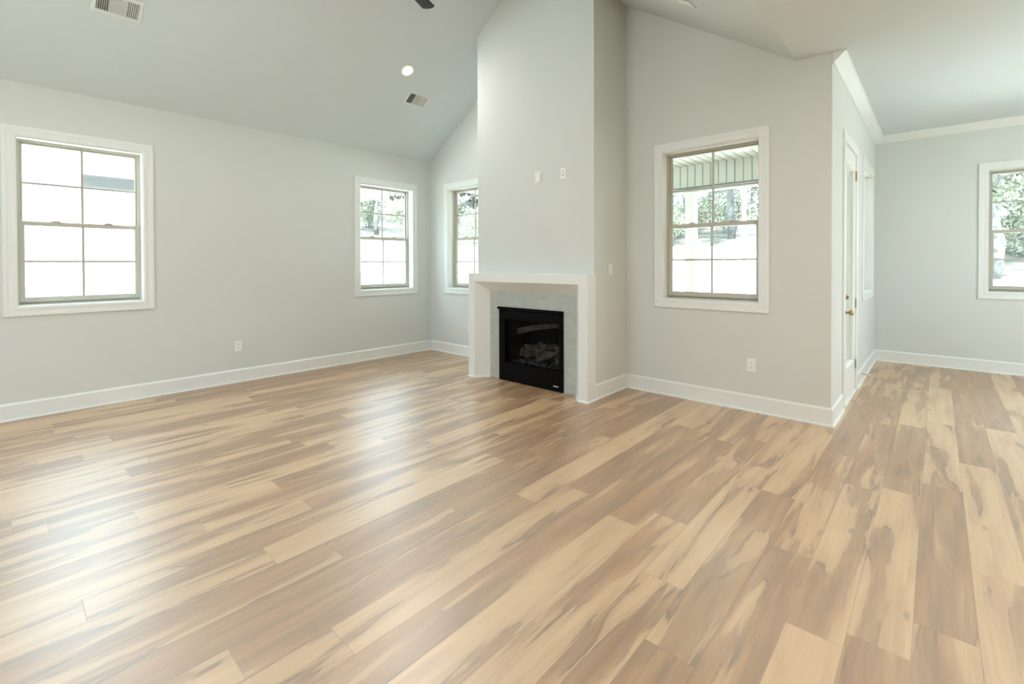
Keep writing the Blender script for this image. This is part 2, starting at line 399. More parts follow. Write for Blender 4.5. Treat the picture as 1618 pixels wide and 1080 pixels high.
# floor: individual plank faces with plank-local coordinates
PW, PL, PX = .178, 1.5, 5.712
known = {-1: -1.118, -3: -3.05, -4: -2.711, -5: -2.217, -6: -2.405, -8: -2.286, -2: -2.12}
rf = random.Random(31)
verts, faces, uvs, rnd = [], [], [], []
i0 = math.floor((XL-TH-PX)/PW); i1 = math.ceil((XR+TH-PX)/PW)
for i in range(i0, i1):
    xa, xb = PX+i*PW, PX+(i+1)*PW
    off = known.get(i, rf.uniform(0, PL)); off = off % PL
    j = math.floor((YR-TH-off)/PL)
    y = off+j*PL
    while y < YF+.1:
        ya, yb = y, y+PL; r = (rf.random(), rf.random(), rf.random())
        x0, x1, y0, y1 = max(xa, XL-TH), min(xb, XR+TH), max(ya, YR-TH), min(yb, YF+.1)
        if x1 > x0 and y1 > y0:
            b = len(verts); verts += [(x0, y0, 0), (x1, y0, 0), (x1, y1, 0), (x0, y1, 0)]; faces.append((b, b+1, b+2, b+3))
            for (X, Y) in ((x0, y0), (x1, y0), (x1, y1), (x0, y1)): uvs.append((X-xa, Y-ya)); rnd.append(r)
        y += PL
me = bpy.data.meshes.new('floor'); me.from_pydata(verts, [], faces)
for nm in ('plank', 'rnd', 'rnd2'): me.uv_layers.new(name=nm)
for nm, vals in (('plank', uvs), ('rnd', [r[:2] for r in rnd]), ('rnd2', [(r[2], 0) for r in rnd])):
    me.uv_layers[nm].data.foreach_set('uv', [c for q in vals for c in q])
me.materials.append(M['floor']); fo = bpy.data.objects.new('floor', me); C.objects.link(fo)
structure(fo, 'blond wood plank floor with brown heartwood streaks')
mb = MB().box(XL-TH, XR+TH, YR-TH, YF+TH, -.3, -.004)
structure(build('floor_slab', mb, M['slab']), 'slab under the plank floor')

# ------------------------------------------------------------------ chimney breast
CX0, CX1, CY = 1.772, 3.435, -.634
FX0, FX1, FZ = 2.140, 3.070, .857
mb = MB()
wall_cells(mb, 'y', CY, CY+.03, CX0, CX1, -.02, ZW, [(FX0, FX1, -.02, FZ)])
mb.prism([(CX0, ZW), (CX0, slope_z(CX0)), (RX, RZ), (CX1, slope_z(CX1)), (CX1, ZW)], lambda p: (p[0], CY, p[1]), lambda p: (p[0], CY+.03, p[1]))
for a, b in ((CX0, CX0+.03), (CX1-.03, CX1)):
    zt = min(slope_z(a), slope_z(b)); mb.box(a, b, CY+.03, YB, -.02, zt)
o = build('wall_chimney', mb, M['wall']); structure(o, 'tall greige chimney breast above the fireplace')

# ------------------------------------------------------------------ baseboards, shoe and crown
BB = [(0, 0), (.028, 0), (.028, .008), (.024, .014), (.015, .016), (.015, .136), (.006, .148), (.004, .152), (0, .152)]
def base(name, path, side, label):
    o = build(name, MB().sweep(path, BB, side), M['trim']); structure(o, label)
base('baseboard_left', [(XL, YR), (XL, YB)], 1, 'white baseboard along the left wall')
base('baseboard_back', [(XL+.028, YB), (CX0, YB)], 1, 'white baseboard in the nook left of the chimney breast')
base('baseboard_chimney', [(CX1, CY-.002), (CX1, YB), (XD, YB), (XD, DY0-.102)], 1, 'white baseboard from chimney side round to the porch door')
base('baseboard_door', [(XD, DY1+.102), (XD, YF), (XR, YF)], 1, 'white baseboard beside the porch door and along the far wall')
base('baseboard_right', [(XR, YF-.03), (XR, YR)], 1, 'white baseboard along the right wall')
CR = [(0, 0), (.010, 0), (.012, .012), (.022, .020), (.040, .036), (.060, .058), (.076, .072), (.082, .080), (.094, .084), (.094, .0925), (0, .0925)]
mb = MB().sweep([(XD, YB+.012), (XD, YF), (XR, YF), (XR, YR)], [(a, ZF-.0925+b) for a, b in CR], 1)
structure(build('trim_1', mb, M['trim'], smooth=True), 'white crown moulding round the flat ceiling')

# ------------------------------------------------------------------ windows
def make_window(name, T, a0, a1, loc, label, locks=True):
    """a along the wall (rightwards), d outward depth from the casing face, z up"""
    root = empty(name, loc, label, 'window', kind='structure')
    z0, z1 = .905, 2.580
    CW = .087
    cas = [(0, .018), (0, .004), (.004, 0), (.030, 0), (.034, .003), (.058, .003), (.062, 0), (CW-.006, 0), (CW, .005), (CW, .018)]
    build('casing', MB().ring(T, a0, a1, z0, z1, cas), M['trim'], root)
    j0, j1, y0, y1 = a0+CW+.004, a1-CW-.004, z0+CW+.004, z1-CW-.004
    build('jamb', MB().ring(T, j0-.008, j1+.008, y0-.008, y1+.008, [(0, .010), (.008, .010), (.008, .122), (.012, .124), (0, .20)]), M['trim'], root)
    # vinyl frame
    f = build('frame', MB().ring(T, j0, j1, y0, y1, [(0, .112), (.012, .112), (.014, .118), (.020, .118), (.020, .185), (0, .185)]), M['frame'], root)
    zm = 1.735; rail = .040
    def sash(nm, b0, b1, c0, c1, d0, d1, st, bot, top):
        # stiles and rails as one mesh, built as a ring with unequal members
        m_ = MB()
        def bar(p, q, r, s_, e=.004):
            # bevelled inner bar
            vs = [(p, d0+e, r), (q, d0+e, r), (q, d0+e, s_), (p, d0+e, s_)]
            ib = [(p+e, d0, r+e), (q-e, d0, r+e), (q-e, d0, s_-e), (p+e, d0, s_-e)]
            bk = [(p, d1, r), (q, d1, r), (q, d1, s_), (p, d1, s_)]
            V = [T(*x) for x in vs+ib+bk]
            m_.add(V, [(4, 5, 6, 7), (0, 1, 5, 4), (1, 2, 6, 5), (2, 3, 7, 6), (3, 0, 4, 7), (0, 8, 9, 1), (1, 9, 10, 2), (2, 10, 11, 3), (3, 11, 8, 0), (11, 10, 9, 8)])
        bar(b0, b0+st, c0, c1); bar(b1-st, b1, c0, c1); bar(b0+st, b1-st, c0, c0+bot); bar(b0+st, b1-st, c1-top, c1)
        s_ = build(nm, m_, M['frame'], root)
        gm = (d0+d1)/2
        g0, g1, h0, h1 = b0+st, b1-st, c0+bot, c1-top
        build('pane', MB().add([T(g0, gm, h0), T(g1, gm, h0), T(g1, gm, h1), T(g0, gm, h1)], [(0, 1, 2, 3)]), M['glass'], s_)
        gw = .0095
        def bx(p, q, r, t):
            V = [T(a, d, z) for a in (p, q) for d in (gm-.006, gm+.006) for z in (r, t)]
            return MB().add(V, [(0, 1, 3, 2), (4, 6, 7, 5), (0, 4, 5, 1), (2, 3, 7, 6), (0, 2, 6, 4), (1, 5, 7, 3)])
        ga, gz = (g0+g1)/2, (h0+h1)/2
        build('grille_bar', bx(ga-gw, ga+gw, h0, h1), M['grille'], s_)
        q = bx(g0, ga-gw, gz-gw, gz+gw); p2 = bx(ga+gw, g1, gz-gw, gz+gw); q.add(p2.v, p2.f)
        build('grille_bar', q, M['grille'], s_)
        return s_
    i0, i1, k0, k1 = j0+.014, j1-.014, y0+.014, y1-.014
    sash('upper_sash', i0, i1, zm-rail/2, k1, .150, .178, .024, rail, .026)
    lo = sash('lower_sash', i0, i1, k0+.012, zm+rail/2, .120, .148, .034, .044, rail)
    build('sill_strip', MB().box(0, 0, 0, 0, 0, 0) if False else (lambda V: MB().add(V, [(0,1,3,2),(4,6,7,5),(0,4,5,1),(2,3,7,6),(0,2,6,4),(1,5,7,3)]))([T(a, d, z) for a in (i0, i1) for d in (.118, .182) for z in (k0-.002, k0+.012)]), M['frame'], root)
    for t in (.28, .72):
        a = i0+(i1-i0)*t; mm = MB(); V = [T(aa, d, z) for aa in (a-.03, a+.03) for d in (.118, .142) for z in (zm+rail/2, zm+rail/2+.009)]
        mm.add(V, [(0,1,3,2),(4,6,7,5),(0,4,5,1),(2,3,7,6),(0,2,6,4),(1,5,7,3)])
        V = [T(aa, d, z) for aa in (a-.012, a+.012) for d in (.122, .136) for z in (zm+rail/2+.009, zm+rail/2+.014)]
        mm.add(V, [(0,1,3,2),(4,6,7,5),(0,4,5,1),(2,3,7,6),(0,2,6,4),(1,5,7,3)])
        build('sash_lock', mm, M['frame'], lo)
    return root
TL = lambda a, d, z: (-d, a, z)
TB = lambda a, d, z: (a, d, z)
TF = lambda a, d, z: (a, 3.585+d, z)
TD = lambda a, d, z: (XD+.018-d, a, z)
make_window('window_1', TL, *W1, (0, -4.06, .905), 'large clay-framed window at the left end of the left wall facing a brick house')
make_window('window_2', TL, *W2, (0, -.76, .905), 'clay-framed window on the left wall nearest the corner')
make_window('window_3', TB, *W3, (.88, 0, .905), 'clay-framed window half hidden by the chimney breast')
make_window('window_4', TB, *W4, (4.3, 0, .905), 'clay-framed window right of the fireplace looking onto the porch')
make_window('window_5', TF, *W5, (6.87, 3.585, .905), 'clay-framed window on the far wall at the right edge of the photo')
make_window('window_6', TD, *W6, (XD, 2.68, .905), 'narrowly seen window beyond the porch door')
for c, dr, sx in (((-.21, -4.06, 1.735), (1, 0, 0), .9), ((-.21, -.76, 1.735), (1, 0, 0), .9)): portal(c, dr, sx, 1.5)
portal((.88, .21, 1.735), (0, -1, 0), .9, 1.5); portal((4.3, .21, 1.735), (0, -1, 0), .9, 1.5); portal((6.87, 3.79, 1.735), (0, -1, 0), .9, 1.5)
portal((XR+.19, 1.5, 1.69), (-1, 0, 0), 1.6, 1.58)
portal((3.0, YR-.19, 1.44), (0, 1, 0), 1.6, 2.08)

# ------------------------------------------------------------------ porch door
def make_door():
    root = empty('door_1', (XD, (DY0+DY1)/2, 0), 'white porch door with a full-height glass lite and brass knob', 'door', kind='structure')
    x1 = XD+.002; x0 = x1-.045
    # casing: two legs and a head, mitred
    cz = [(0, .018), (0, .004), (.004, 0), (.030, 0), (.034, .003), (.058, .003), (.062, 0), (.081, 0), (.087, .005), (.087, .018)]
    T = lambda a, d, z: (XD+.018-d, a, z)
    a0, a1, zt = DY0-.10, DY1+.10, DZ+.10
    n = len(cz); V = []
    for i, d in cz:
        for a, z in ((a0+i, 0), (a0+i, zt-i), (a1-i, zt-i), (a1-i, 0)): V.append(T(a, d, z))
    Fc = []
    for k in range(n):
        k2 = (k+1) % n
        for c in range(3): Fc.append((k*4+c, k*4+c+1, k2*4+c+1, k2*4+c))
    Fc += [tuple(k*4 for k in range(n)), tuple(k*4+3 for k in range(n))]
    build('casing', MB().add(V, Fc), M['trim'], root)
    jm = MB(); jm.box(XD-TH, XD+.004, DY0-.012, DY0-.003, 0, DZ+.004); jm.box(XD-TH, XD+.004, DY1+.003, DY1+.012, 0, DZ+.004); jm.box(XD-TH, XD+.004, DY0-.003, DY1+.003, DZ+.004, DZ+.012)
    build('jamb', jm, M['trim'], root)
    build('threshold', MB().cbox(XD-TH, XD+.02, DY0-.003, DY1+.003, .0, .022, .006), M['trim'], root)
    g0, g1, h0, h1 = DY0+.115, DY1-.135, .345, 2.30
    s = MB(); z0 = .031
    for b in ((DY0, g0, z0, DZ), (g1, DY1, z0, DZ), (g0, g1, z0, h0), (g0, g1, h1, DZ)): s.box(x0, x1, *b)
    slab = build('slab', s, M['door'], root)
    TT = lambda a, d, z: (x1-d, a, z)
    build('glazing_bead', MB().ring(TT, g0-.02, g1+.02, h0-.02, h1+.02, [(0, 0), (.004, -.007), (.016, -.007), (.024, .004), (.024, .010), (0, .010)]), M['door'], root)
    build('lite', MB().add([(x1-.018, g0, h0), (x1-.018, g1, h0), (x1-.018, g1, h1), (x1-.018, g0, h1)], [(0, 1, 2, 3)]), M['glass'], root)
    for z in (.285, .93, 2.27):
        h = MB().box(XD+.001, XD+.004, DY1-.012, DY1+.012, z-.05, z+.05); h.tube([(XD+.009, DY1+.002, z-.05), (XD+.009, DY1+.002, z+.05)], .008, 10)
        build('hinge', h, M['brass'] if z > 2 else M['nickel'], root, smooth=True)
    KY = DY0+.062
    X = lambda q, z: (lambda p: (x1+p[2], KY+p[0], z+p[1]))
    kn = MB().lathe(X(0, .887), [(.0, 0), (.032, 0), (.033, .004), (.028, .009), (.012, .012), (.010, .028), (.016, .033), (.025, .040), (.0285, .050), (.026, .060), (.016, .067), (0, .069)], 24)
    tag(build('knob', kn, M['brass'], root, smooth='all'), 'aged brass door knob')
    db = MB().lathe(X(0, 1.03), [(0, 0), (.030, 0), (.031, .006), (.024, .012), (0, .013)], 24); db.cbox(x1+.012, x1+.030, KY-.005, KY+.005, 1.012, 1.048, .003)
    tag(build('deadbolt', db, M['brass'], root, smooth=True), 'aged brass deadbolt turn')
make_door()

# spring door stop on the baseboard
ds = empty('door_stop', (XD+.015, 2.02, .085), 'thin metal spring door stop with white tip on the baseboard past the porch door', 'door stop')
sp = MB().lathe(lambda p: (XD+.0155+p[2], 2.02+p[0], .085+p[1]), [(0, 0), (.011, 0), (.011, .003), (.006, .006), (.0045, .008)]+[(.0045+.0012*(k % 2), .008+k*.0028) for k in range(1, 20)], 10)
build('spring', sp, M['nickel'], ds, smooth='all')
build('rubber_tip', MB().lathe(lambda p: (XD+.0155+.060+p[2], 2.02+p[0], .085+p[1]), [(0, 0), (.007, 0), (.0085, .004), (.0085, .012), (.005, .016), (0, .016)], 12), M['plate'], ds, smooth='all')

# ------------------------------------------------------------------ mantel, tile, fireplace
MX0, MX1, MY, MZ = 1.755, 3.455, -.785, 1.247
IX0, IX1, IZ = 1.862, 3.350, 1.150
BX0, BX1, BZ = 1.985, 3.233, 1.033
TY = -.642
mt = empty('fireplace_mantel', ((MX0+MX1)/2, MY, 0), 'white painted mantel surround with splayed inner edges round the fireplace', 'mantel')
mb = MB()
Pf = [(MX0, 0), (MX0, MZ), (MX1, MZ), (MX1, 0)]; Pi = [(IX0, 0), (IX0, IZ), (IX1, IZ), (IX1, 0)]; Pb = [(BX0, 0), (BX0, BZ), (BX1, BZ), (BX1, 0)]
yb = CY+.0
e = .004
Pf2 = [(MX0+e, 0), (MX0+e, MZ-e), (MX1-e, MZ-e), (MX1-e, 0)]
V = [(x, MY+e, z) for x, z in Pf] + [(x, MY, z) for x, z in Pf2] + [(x, MY, z) for x, z in Pi] + [(x, TY-.001, z) for x, z in Pb] + [(x, yb-.0005, z) for x, z in Pb] + [(x, yb-.0005, z) for x, z in Pf]
Fc = []
for r in range(6):
    r2 = (r+1) % 6
    for c in range(3): Fc.append((r*4+c, r*4+c+1, r2*4+c+1, r2*4+c))
Fc += [tuple(r*4 for r in range(6)), tuple(r*4+3 for r in range(6))]
build('surround', mb.add(V, Fc), M['trim'], mt)
SH = [(0, 0), (.013, 0), (.013, .007), (.008, .014), (0, .018)]
build('shoe_moulding', MB().sweep([(BX0, TY-.004), (IX0, MY), (MX0, MY)], SH, -1), M['trim'], mt)
build('shoe_moulding', MB().sweep([(MX1, CY-.002), (MX1, MY), (IX1, MY), (BX1, TY-.004)], SH, -1), M['trim'], mt)
# tile surround: grout bed and tiles
ts = empty('tile_surround', ((FX0+FX1)/2, TY, 0), 'grey stone tile facing between the mantel and the black firebox', 'tile surround')
gb = MB(); gb.box(BX0, FX0, TY+.0015, CY-.0002, .001, BZ); gb.box(FX1, BX1, TY+.0015, CY-.0002, .001, BZ); gb.box(FX0, FX1, TY+.0015, CY-.0002, FZ, BZ)
tag(build('grout', gb, M['grout'], ts), 'pale grout lines')
G = .003
def tl(x0, x1, z0, z1): build('tile', MB().cbox(x0+G/2, x1-G/2, TY, CY-.0015, z0+G/2, z1-G/2, .0008), M['tile'], ts)
tl(BX0, 2.288, FZ+.003, BZ); tl(2.288, 2.893, FZ+.003, BZ); tl(2.893, BX1, FZ+.003, BZ)
tl(BX0, FX0, .262, FZ+.003); tl(BX0, FX0, .001, .262); tl(FX1, BX1, .262, FZ+.003); tl(FX1, BX1, .001, .262)
# gas fireplace insert
fp = empty('gas_fireplace', ((FX0+FX1)/2, CY, 0), 'black glass-fronted gas fireplace with ceramic logs set in the grey tile', 'fireplace')
fx0, fx1, fz0, fz1 = FX0+.004, FX1-.004, .003, FZ-.004
yF = -.655
gx0, gx1, gz0, gz1 = FX0+.095, FX1-.055, .215, .715
fr = MB()
fr.cbox(fx0, gx0, yF, CY+.04, fz0, fz1-.03, .003); fr.cbox(gx1, fx1, yF, CY+.04, fz0, fz1-.03, .003)
fr.cbox(gx0, gx1, yF, CY+.04, gz1, fz1-.03, .003)
build('face_frame', fr, M['black'], fp)
build('lower_panel', MB().cbox(gx0, gx1, yF-.002, CY+.04, fz0+.004, gz0, .004), M['black'], fp)
hd = MB().cbox(fx0-.012, fx1+.004, yF-.020, CY+.0, fz1-.026, fz1+.004, .006); hd.cbox(fx0+.01, fx1-.01, yF-.012, yF+.01, fz1-.062, fz1-.040, .004)
build('louver_hood', hd, M['black'], fp)
build('trim_strip', MB().cbox(gx0-.03, gx1+.03, yF-.006, yF+.004, gz1+.004, gz1+.016, .002).cbox(gx1+.018, gx1+.028, yF-.006, yF+.004, gz0-.02, gz1+.004, .002), M['black'], fp)
build('glass_front', MB().add([(gx0, CY+.012, gz0), (gx1, CY+.012, gz0), (gx1, CY+.012, gz1), (gx0, CY+.012, gz1)], [(0, 1, 2, 3)]), M['fireglass'], fp)
yk = -.18
fb = MB()
fb.box(fx0+.01, fx1-.01, yk, yk+.01, fz0+.1, fz1-.03); fb.box(fx0+.01, gx0-.01, CY+.045, yk, fz0+.1, fz1-.03); fb.box(gx1+.01, fx1-.01, CY+.045, yk, fz0+.1, fz1-.03)
fb.box(fx0+.01, fx1-.01, CY+.045, yk, fz0+.1, gz0-.02); fb.box(fx0+.01, fx1-.01, CY+.045, yk, gz1+.03, fz1-.03)
build('firebox', fb, M['soot'], fp)
# ribbed arch over the fire
ar = MB(); na = 28; ya = -.42; hx0, hx1 = fx0+.03, gx1
fa = lambda x: .500+.150*math.sin(math.pi/2*min(1, max(0, (x-hx0)/(hx1-hx0)*1.05)))
ga_ = lambda x: fa(x)+.066-.045*(x-hx0)/(hx1-hx0)
for k in range(na):
    xa = hx0+(hx1-hx0)*k/na; xb = hx0+(hx1-hx0)*(k+.80)/na
    ar.add([(xa, ya, fa(xa)), (xb, ya, fa(xb)), (xb, ya, ga_(xb)), (xa, ya, ga_(xa)), (xa, ya+.03, fa(xa)), (xb, ya+.03, fa(xb)), (xb, ya+.03, ga_(xb)), (xa, ya+.03, ga_(xa))],
           [(0, 1, 2, 3), (4, 7, 6, 5), (0, 4, 5, 1), (1, 5, 6, 2), (2, 6, 7, 3), (3, 7, 4, 0)])
arc = [hx0+(hx1-hx0)*k/20 for k in range(21)]
ar.tube([(x, ya-.004, fa(x)) for x in arc], .007, 6); ar.tube([(x, ya-.004, ga_(x)) for x in arc], .006, 6)
tag(build('ribbed_arch', ar, M['shield'], fp), 'grey ribbed arch across the top of the firebox')
def logmesh(p, q, r0, r1, seed):
    rr = random.Random(seed); p, q = Vector(p), Vector(q); pts = []; rad = []
    for k in range(9):
        t = k/8; pts.append(p.lerp(q, t)+Vector((rr.uniform(-.008, .008), rr.uniform(-.008, .008), rr.uniform(-.006, .012)))); rad.append((r0+(r1-r0)*t)*rr.uniform(.86, 1.12))
    return MB().tube(pts, rad, 12)
logs = [((2.27, -.40, .30), (2.62, -.34, .32), .052, .046), ((2.50, -.38, .29), (3.00, -.32, .31), .055, .050), ((2.40, -.47, .27), (2.52, -.30, .42), .036, .030),
        ((2.62, -.50, .255), (2.88, -.36, .40), .032, .026), ((2.62, -.36, .40), (2.95, -.40, .395), .034, .030), ((2.84, -.48, .27), (2.99, -.42, .30), .045, .038), ((2.30, -.36, .36), (2.75, -.30, .40), .030, .036)]
for k, L in enumerate(logs): tag(build('log', logmesh(*L, 5+k), M['log'], fp, smooth='all'), 'charred tan ceramic log')
em = MB(); re_ = random.Random(3)
for k in range(330):
    x = re_.uniform(gx0+.02, gx1-.02); y = re_.uniform(CY+.06, -.28); s_ = re_.uniform(.006, .016); z = gz0-.02+s_*.4+re_.uniform(0, .02)
    bm = [(x+s_*dx*re_.uniform(.6, 1.2), y+s_*dy*re_.uniform(.6, 1.2), z+s_*dz*re_.uniform(.6, 1.2)) for dx, dy, dz in ((1, 0, 0), (-1, 0, 0), (0, 1, 0), (0, -1, 0), (0, 0, 1), (0, 0, -1))]
    em.add(bm, [(0, 2, 4), (2, 1, 4), (1, 3, 4), (3, 0, 4), (2, 0, 5), (1, 2, 5), (3, 1, 5), (0, 3, 5)])
tag(build('ember_bed', em, M['ember'], fp), 'grey broken ember pieces', kind='stuff')
bd = MB()
for k in range(7):
    x = 2.945+k*.0095; bd.prism([(x, .052), (x+.007, .052), (x+.0095, .062+(.004 if k in (0, 4) else 0)), (x+.0025, .062+(.004 if k in (0, 4) else 0))], lambda p: (p[0], yF-.004, p[1]), lambda p: (p[0], yF-.0015, p[1]))
tag(build('maker_badge', bd, M['badge'], fp), 'tiny slanted silver badge')

# ------------------------------------------------------------------ outlets and switches
def plate_thing(name, T, a, z, label, cat, kind, group=None):
    """T maps (a, d, z) with d outward into the room"""
    root = empty(name, T(a, 0, z), label, cat, group)
    w2, h2 = .0365, .0595
    def pl(x0, x1, z0, z1, d0, d1, e=.002):
        vs = [(x0, d0, z0), (x1, d0, z0), (x1, d0, z1), (x0, d0, z1), (x0, d1-e, z0), (x1, d1-e, z0), (x1, d1-e, z1), (x0, d1-e, z1), (x0+e, d1, z0+e), (x1-e, d1, z0+e), (x1-e, d1, z1-e), (x0+e, d1, z1-e)]
        return [T(a+p, d, z+q) for p, d, q in vs], [(3, 2, 1, 0), (0, 1, 5, 4), (1, 2, 6, 5), (2, 3, 7, 6), (3, 0, 4, 7), (4, 5, 9, 8), (5, 6, 10, 9), (6, 7, 11, 10), (7, 4, 8, 11), (8, 9, 10, 11)]
    build('cover_plate', MB().add(*pl(-w2, w2, -h2, h2, .0, .007)), M['plate'], root)
    if kind == 'outlet':
        for s in (-1, 1):
            r = build('receptacle', MB().add(*pl(-.017, .017, s*.0195-.0145, s*.0195+.0145, .006, .0095)), M['plate'], root)
            m_ = MB()
            for p in (-.0065, .0065): m_.add(*pl(p-.0012, p+.0012, s*.0195-.001, s*.0195+.009, .009, .0101, .0004))
            m_.add(*pl(-.0028, .0028, s*.0195-.0095, s*.0195-.005, .009, .0101, .0004))
            build('slot', m_, M['slot'], r)
    elif kind == 'switch':
        build('rocker', MB().add(*pl(-.0165, .0165, -.033, .033, .006, .011)), M['plate'], root)
    elif kind == 'media':
        bx = build('receptacle', MB().add(*pl(-.017, .017, .006, .035, .006, .0095)), M['plate'], root)
        m_ = MB()
        for p in (-.0065, .0065): m_.add(*pl(p-.0015, p+.0015, .018, .028, .009, .0101, .0004))
        build('slot', m_, M['slot'], bx)
        rg = build('round_jack', MB().lathe(lambda p: T(a+p[0], .0065+p[2], z-.020+p[1]), [(.006, 0), (.017, 0), (.017, .004), (.013, .006), (.006, .006)], 20), M['plate'], root, smooth=True)
        build('socket_hole', MB().lathe(lambda p: T(a+p[0], .0068+p[2], z-.020+p[1]), [(0, 0), (.0065, 0), (.0065, .006), (0, .006)], 12), M['slot'], rg)
    else:
        for s in (-1, 1):
            m_ = MB().lathe(lambda p: T(a+p[0], .0065+p[2], z+s*.042+p[1]), [(0, 0), (.0035, 0), (.003, .0015), (0, .0017)], 10)
            build('screw', m_, M['plate'], root, smooth=True)
    return root
OL = lambda a, d, z: (XL+d, a, z); OB = lambda a, d, z: (a, YB-d, z); OC = lambda a, d, z: (a, CY-d, z); OS = lambda a, d, z: (CX1+d, a, z)
plate_thing('wall_outlet', OL, -2.757, .419, 'white double wall outlet low on the left wall between its two windows', 'outlet', 'outlet', 'low wall outlets')
plate_thing('wall_outlet', OB, .902, .425, 'white double wall outlet in the nook under the half-hidden window', 'outlet', 'outlet', 'low wall outlets')
plate_thing('wall_outlet', OB, 4.700, .424, 'white double wall outlet under the window right of the fireplace', 'outlet', 'outlet', 'low wall outlets')
plate_thing('cover_plate', OC, 2.722, 2.300, 'blank white cover plate on the chimney breast, left of the jack outlet above the mantel', 'cover plate', 'blank', 'plates above the mantel')
plate_thing('wall_outlet', OC, 3.064, 2.295, 'white outlet with a round dark jack on the chimney breast above the mantel', 'outlet', 'media', 'plates above the mantel')
plate_thing('wall_switch', OS, -.325, 1.293, 'white rocker wall switch on the right side of the chimney breast', 'switch', 'switch')

# ------------------------------------------------------------------ ceiling fittings
def slope_frame(x, y, side):
    """matrix with local X along the room, local Y up the slope, local Z down into the room"""
    z = slope_z(x); c = 1/math.sqrt(1+SL*SL); s = SL*c
    if side == 'L': X, Y = Vector((0, 1, 0)), Vector((c, 0, s))
    else: X, Y = Vector((0, -1, 0)), Vector((-c, 0, s))
    Z = X.cross(Y)
    m = Matrix((X, Y, Z)).transposed().to_4x4(); m.translation = Vector((x, y, z)); return m
def flat_frame(x, y):
    m = Matrix(((1, 0, 0), (0, -1, 0), (0, 0, -1))).to_4x4(); m.translation = Vector((x, y, ZF)); return m
I3 = lambda p: p
def make_vent():
    root = empty('ceiling_vent', (0, 0, 0), '', 'vent', 'ceiling air vents')
    L, W = .165, .105
    fr = MB().ring(lambda a, d, z: (a, z, d), -L, L, -W, W, [(0, 0), (0, .003), (.006, .008), (.026, .008), (.030, .004), (.030, 0)])
    build('frame', fr, M['vent'], root, local=True)
    li, wi = L-.030, W-.030
    build('duct_back', MB().box(-li, li, -wi, wi, -.001, .0005), M['slot'], root, local=True)
    bank = [(-li, -li*.40), (-li*.36, li*.36), (li*.40, li)]
    sl = MB()
    for b, (p, q) in enumerate(bank):
        if b == 1:
            for k in range(11):
                y = -wi+(k+.5)*2*wi/11; sl.add([(p, y+.0040, .0015), (q, y+.0040, .0015), (q, y-.0030, .0075), (p, y-.0030, .0075), (p, y+.0040, .0007), (q, y+.0040, .0007), (q, y-.0030, .0067), (p, y-.0030, .0067)], [(0, 1, 2, 3), (7, 6, 5, 4), (0, 4, 5, 1), (1, 5, 6, 2), (2, 6, 7, 3), (3, 7, 4, 0)])
        else:
            sgn = -1 if b == 0 else 1
            n = 6
            for k in range(n):
                x = p+(k+.5)*(q-p)/n; a, c_ = x-.0045*sgn, x+.0028*sgn
                sl.add([(a, -wi, .0015), (a, wi, .0015), (c_, wi, .0075), (c_, -wi, .0075), (a, -wi, .0007), (a, wi, .0007), (c_, wi, .0067), (c_, -wi, .0067)], [(0, 1, 2, 3), (7, 6, 5, 4), (0, 4, 5, 1), (1, 5, 6, 2), (2, 6, 7, 3), (3, 7, 4, 0)])
    build('louvers', sl, M['vent'], root, local=True)
    for p, q in ((-li*.40, -li*.36), (li*.36, li*.40)): build('divider', MB().box(p, q, -wi, wi, .0004, .008), M['vent'], root, local=True)
    return root
vents = [((.845, -.857), 'L', 'white ceiling air vent on the left slope below the lit downlight'),
         ((.845, -3.910), 'L', 'white ceiling air vent on the left slope near the top left corner of the photo'),
         ((4.377, -.857), 'R', 'white ceiling air vent on the right slope, cut off by the photo top edge')]
proto = make_vent()
for k, ((x, y), sd, lab) in enumerate(vents):
    o = proto if k == 0 else copy_tree(proto)
    o.matrix_world = slope_frame(x, y, sd); o['label'] = lab
def make_downlight(m, label, watts=DOWNLIGHT_W, col=DOWNLIGHT_COL):
    root = empty('downlight', (0, 0, 0), label, 'light', 'recessed downlights'); root.matrix_world = m
    build('trim_ring', MB().lathe(I3, [(.058, -.002), (.086, .0), (.086, .003), (.078, .007), (.064, .008), (.060, .004)], 32), M['plate'], root, local=True, smooth=True)
    tag(build('lens', MB().lathe(I3, [(0, .001), (.063, .001), (.063, .004), (0, .006)], 32), M['lens'], root, local=True, smooth=True), 'glowing white lens')
    ld = bpy.data.lights.new('lamp', 'AREA'); ld.shape = 'DISK'; ld.size = .12; ld.energy = watts; ld.color = col
    lo = bpy.data.objects.new('lamp', ld); C.objects.link(lo); lo.parent = root; lo.location = (0, 0, .012); lo.rotation_euler = (math.pi, 0, 0)
    return root
make_downlight(slope_frame(1.144, -1.215, 'L'), 'lit round recessed downlight on the left ceiling slope')
for k, (x, y) in enumerate(((1.144, -3.85), (1.144, -6.0), (4.08, -3.85), (4.08, -6.0))):  # out-of-view slope downlights, added as fill light
    make_downlight(slope_frame(x, y, 'L' if x < RX else 'R'), ['round recessed downlight over the left side behind the camera', 'round recessed downlight on the left slope near the rear wall', 'round recessed downlight on the right slope above the camera', 'round recessed downlight on the right slope near the rear wall'][k])
for k, (x, y) in enumerate(((6.3, -1.9), (7.9, .6), (7.7, -3.2), (6.3, -5.6))):  # out-of-view flat-ceiling downlights, added as warm fill from the right
    make_downlight(flat_frame(x, y), ['round recessed downlight in the flat ceiling right of the camera', 'round recessed downlight in the flat ceiling of the dining end', 'round recessed downlight in the flat ceiling by the right wall', 'round recessed downlight in the flat ceiling behind the camera'][k], FLAT_FILL_W, FLAT_FILL_COL)

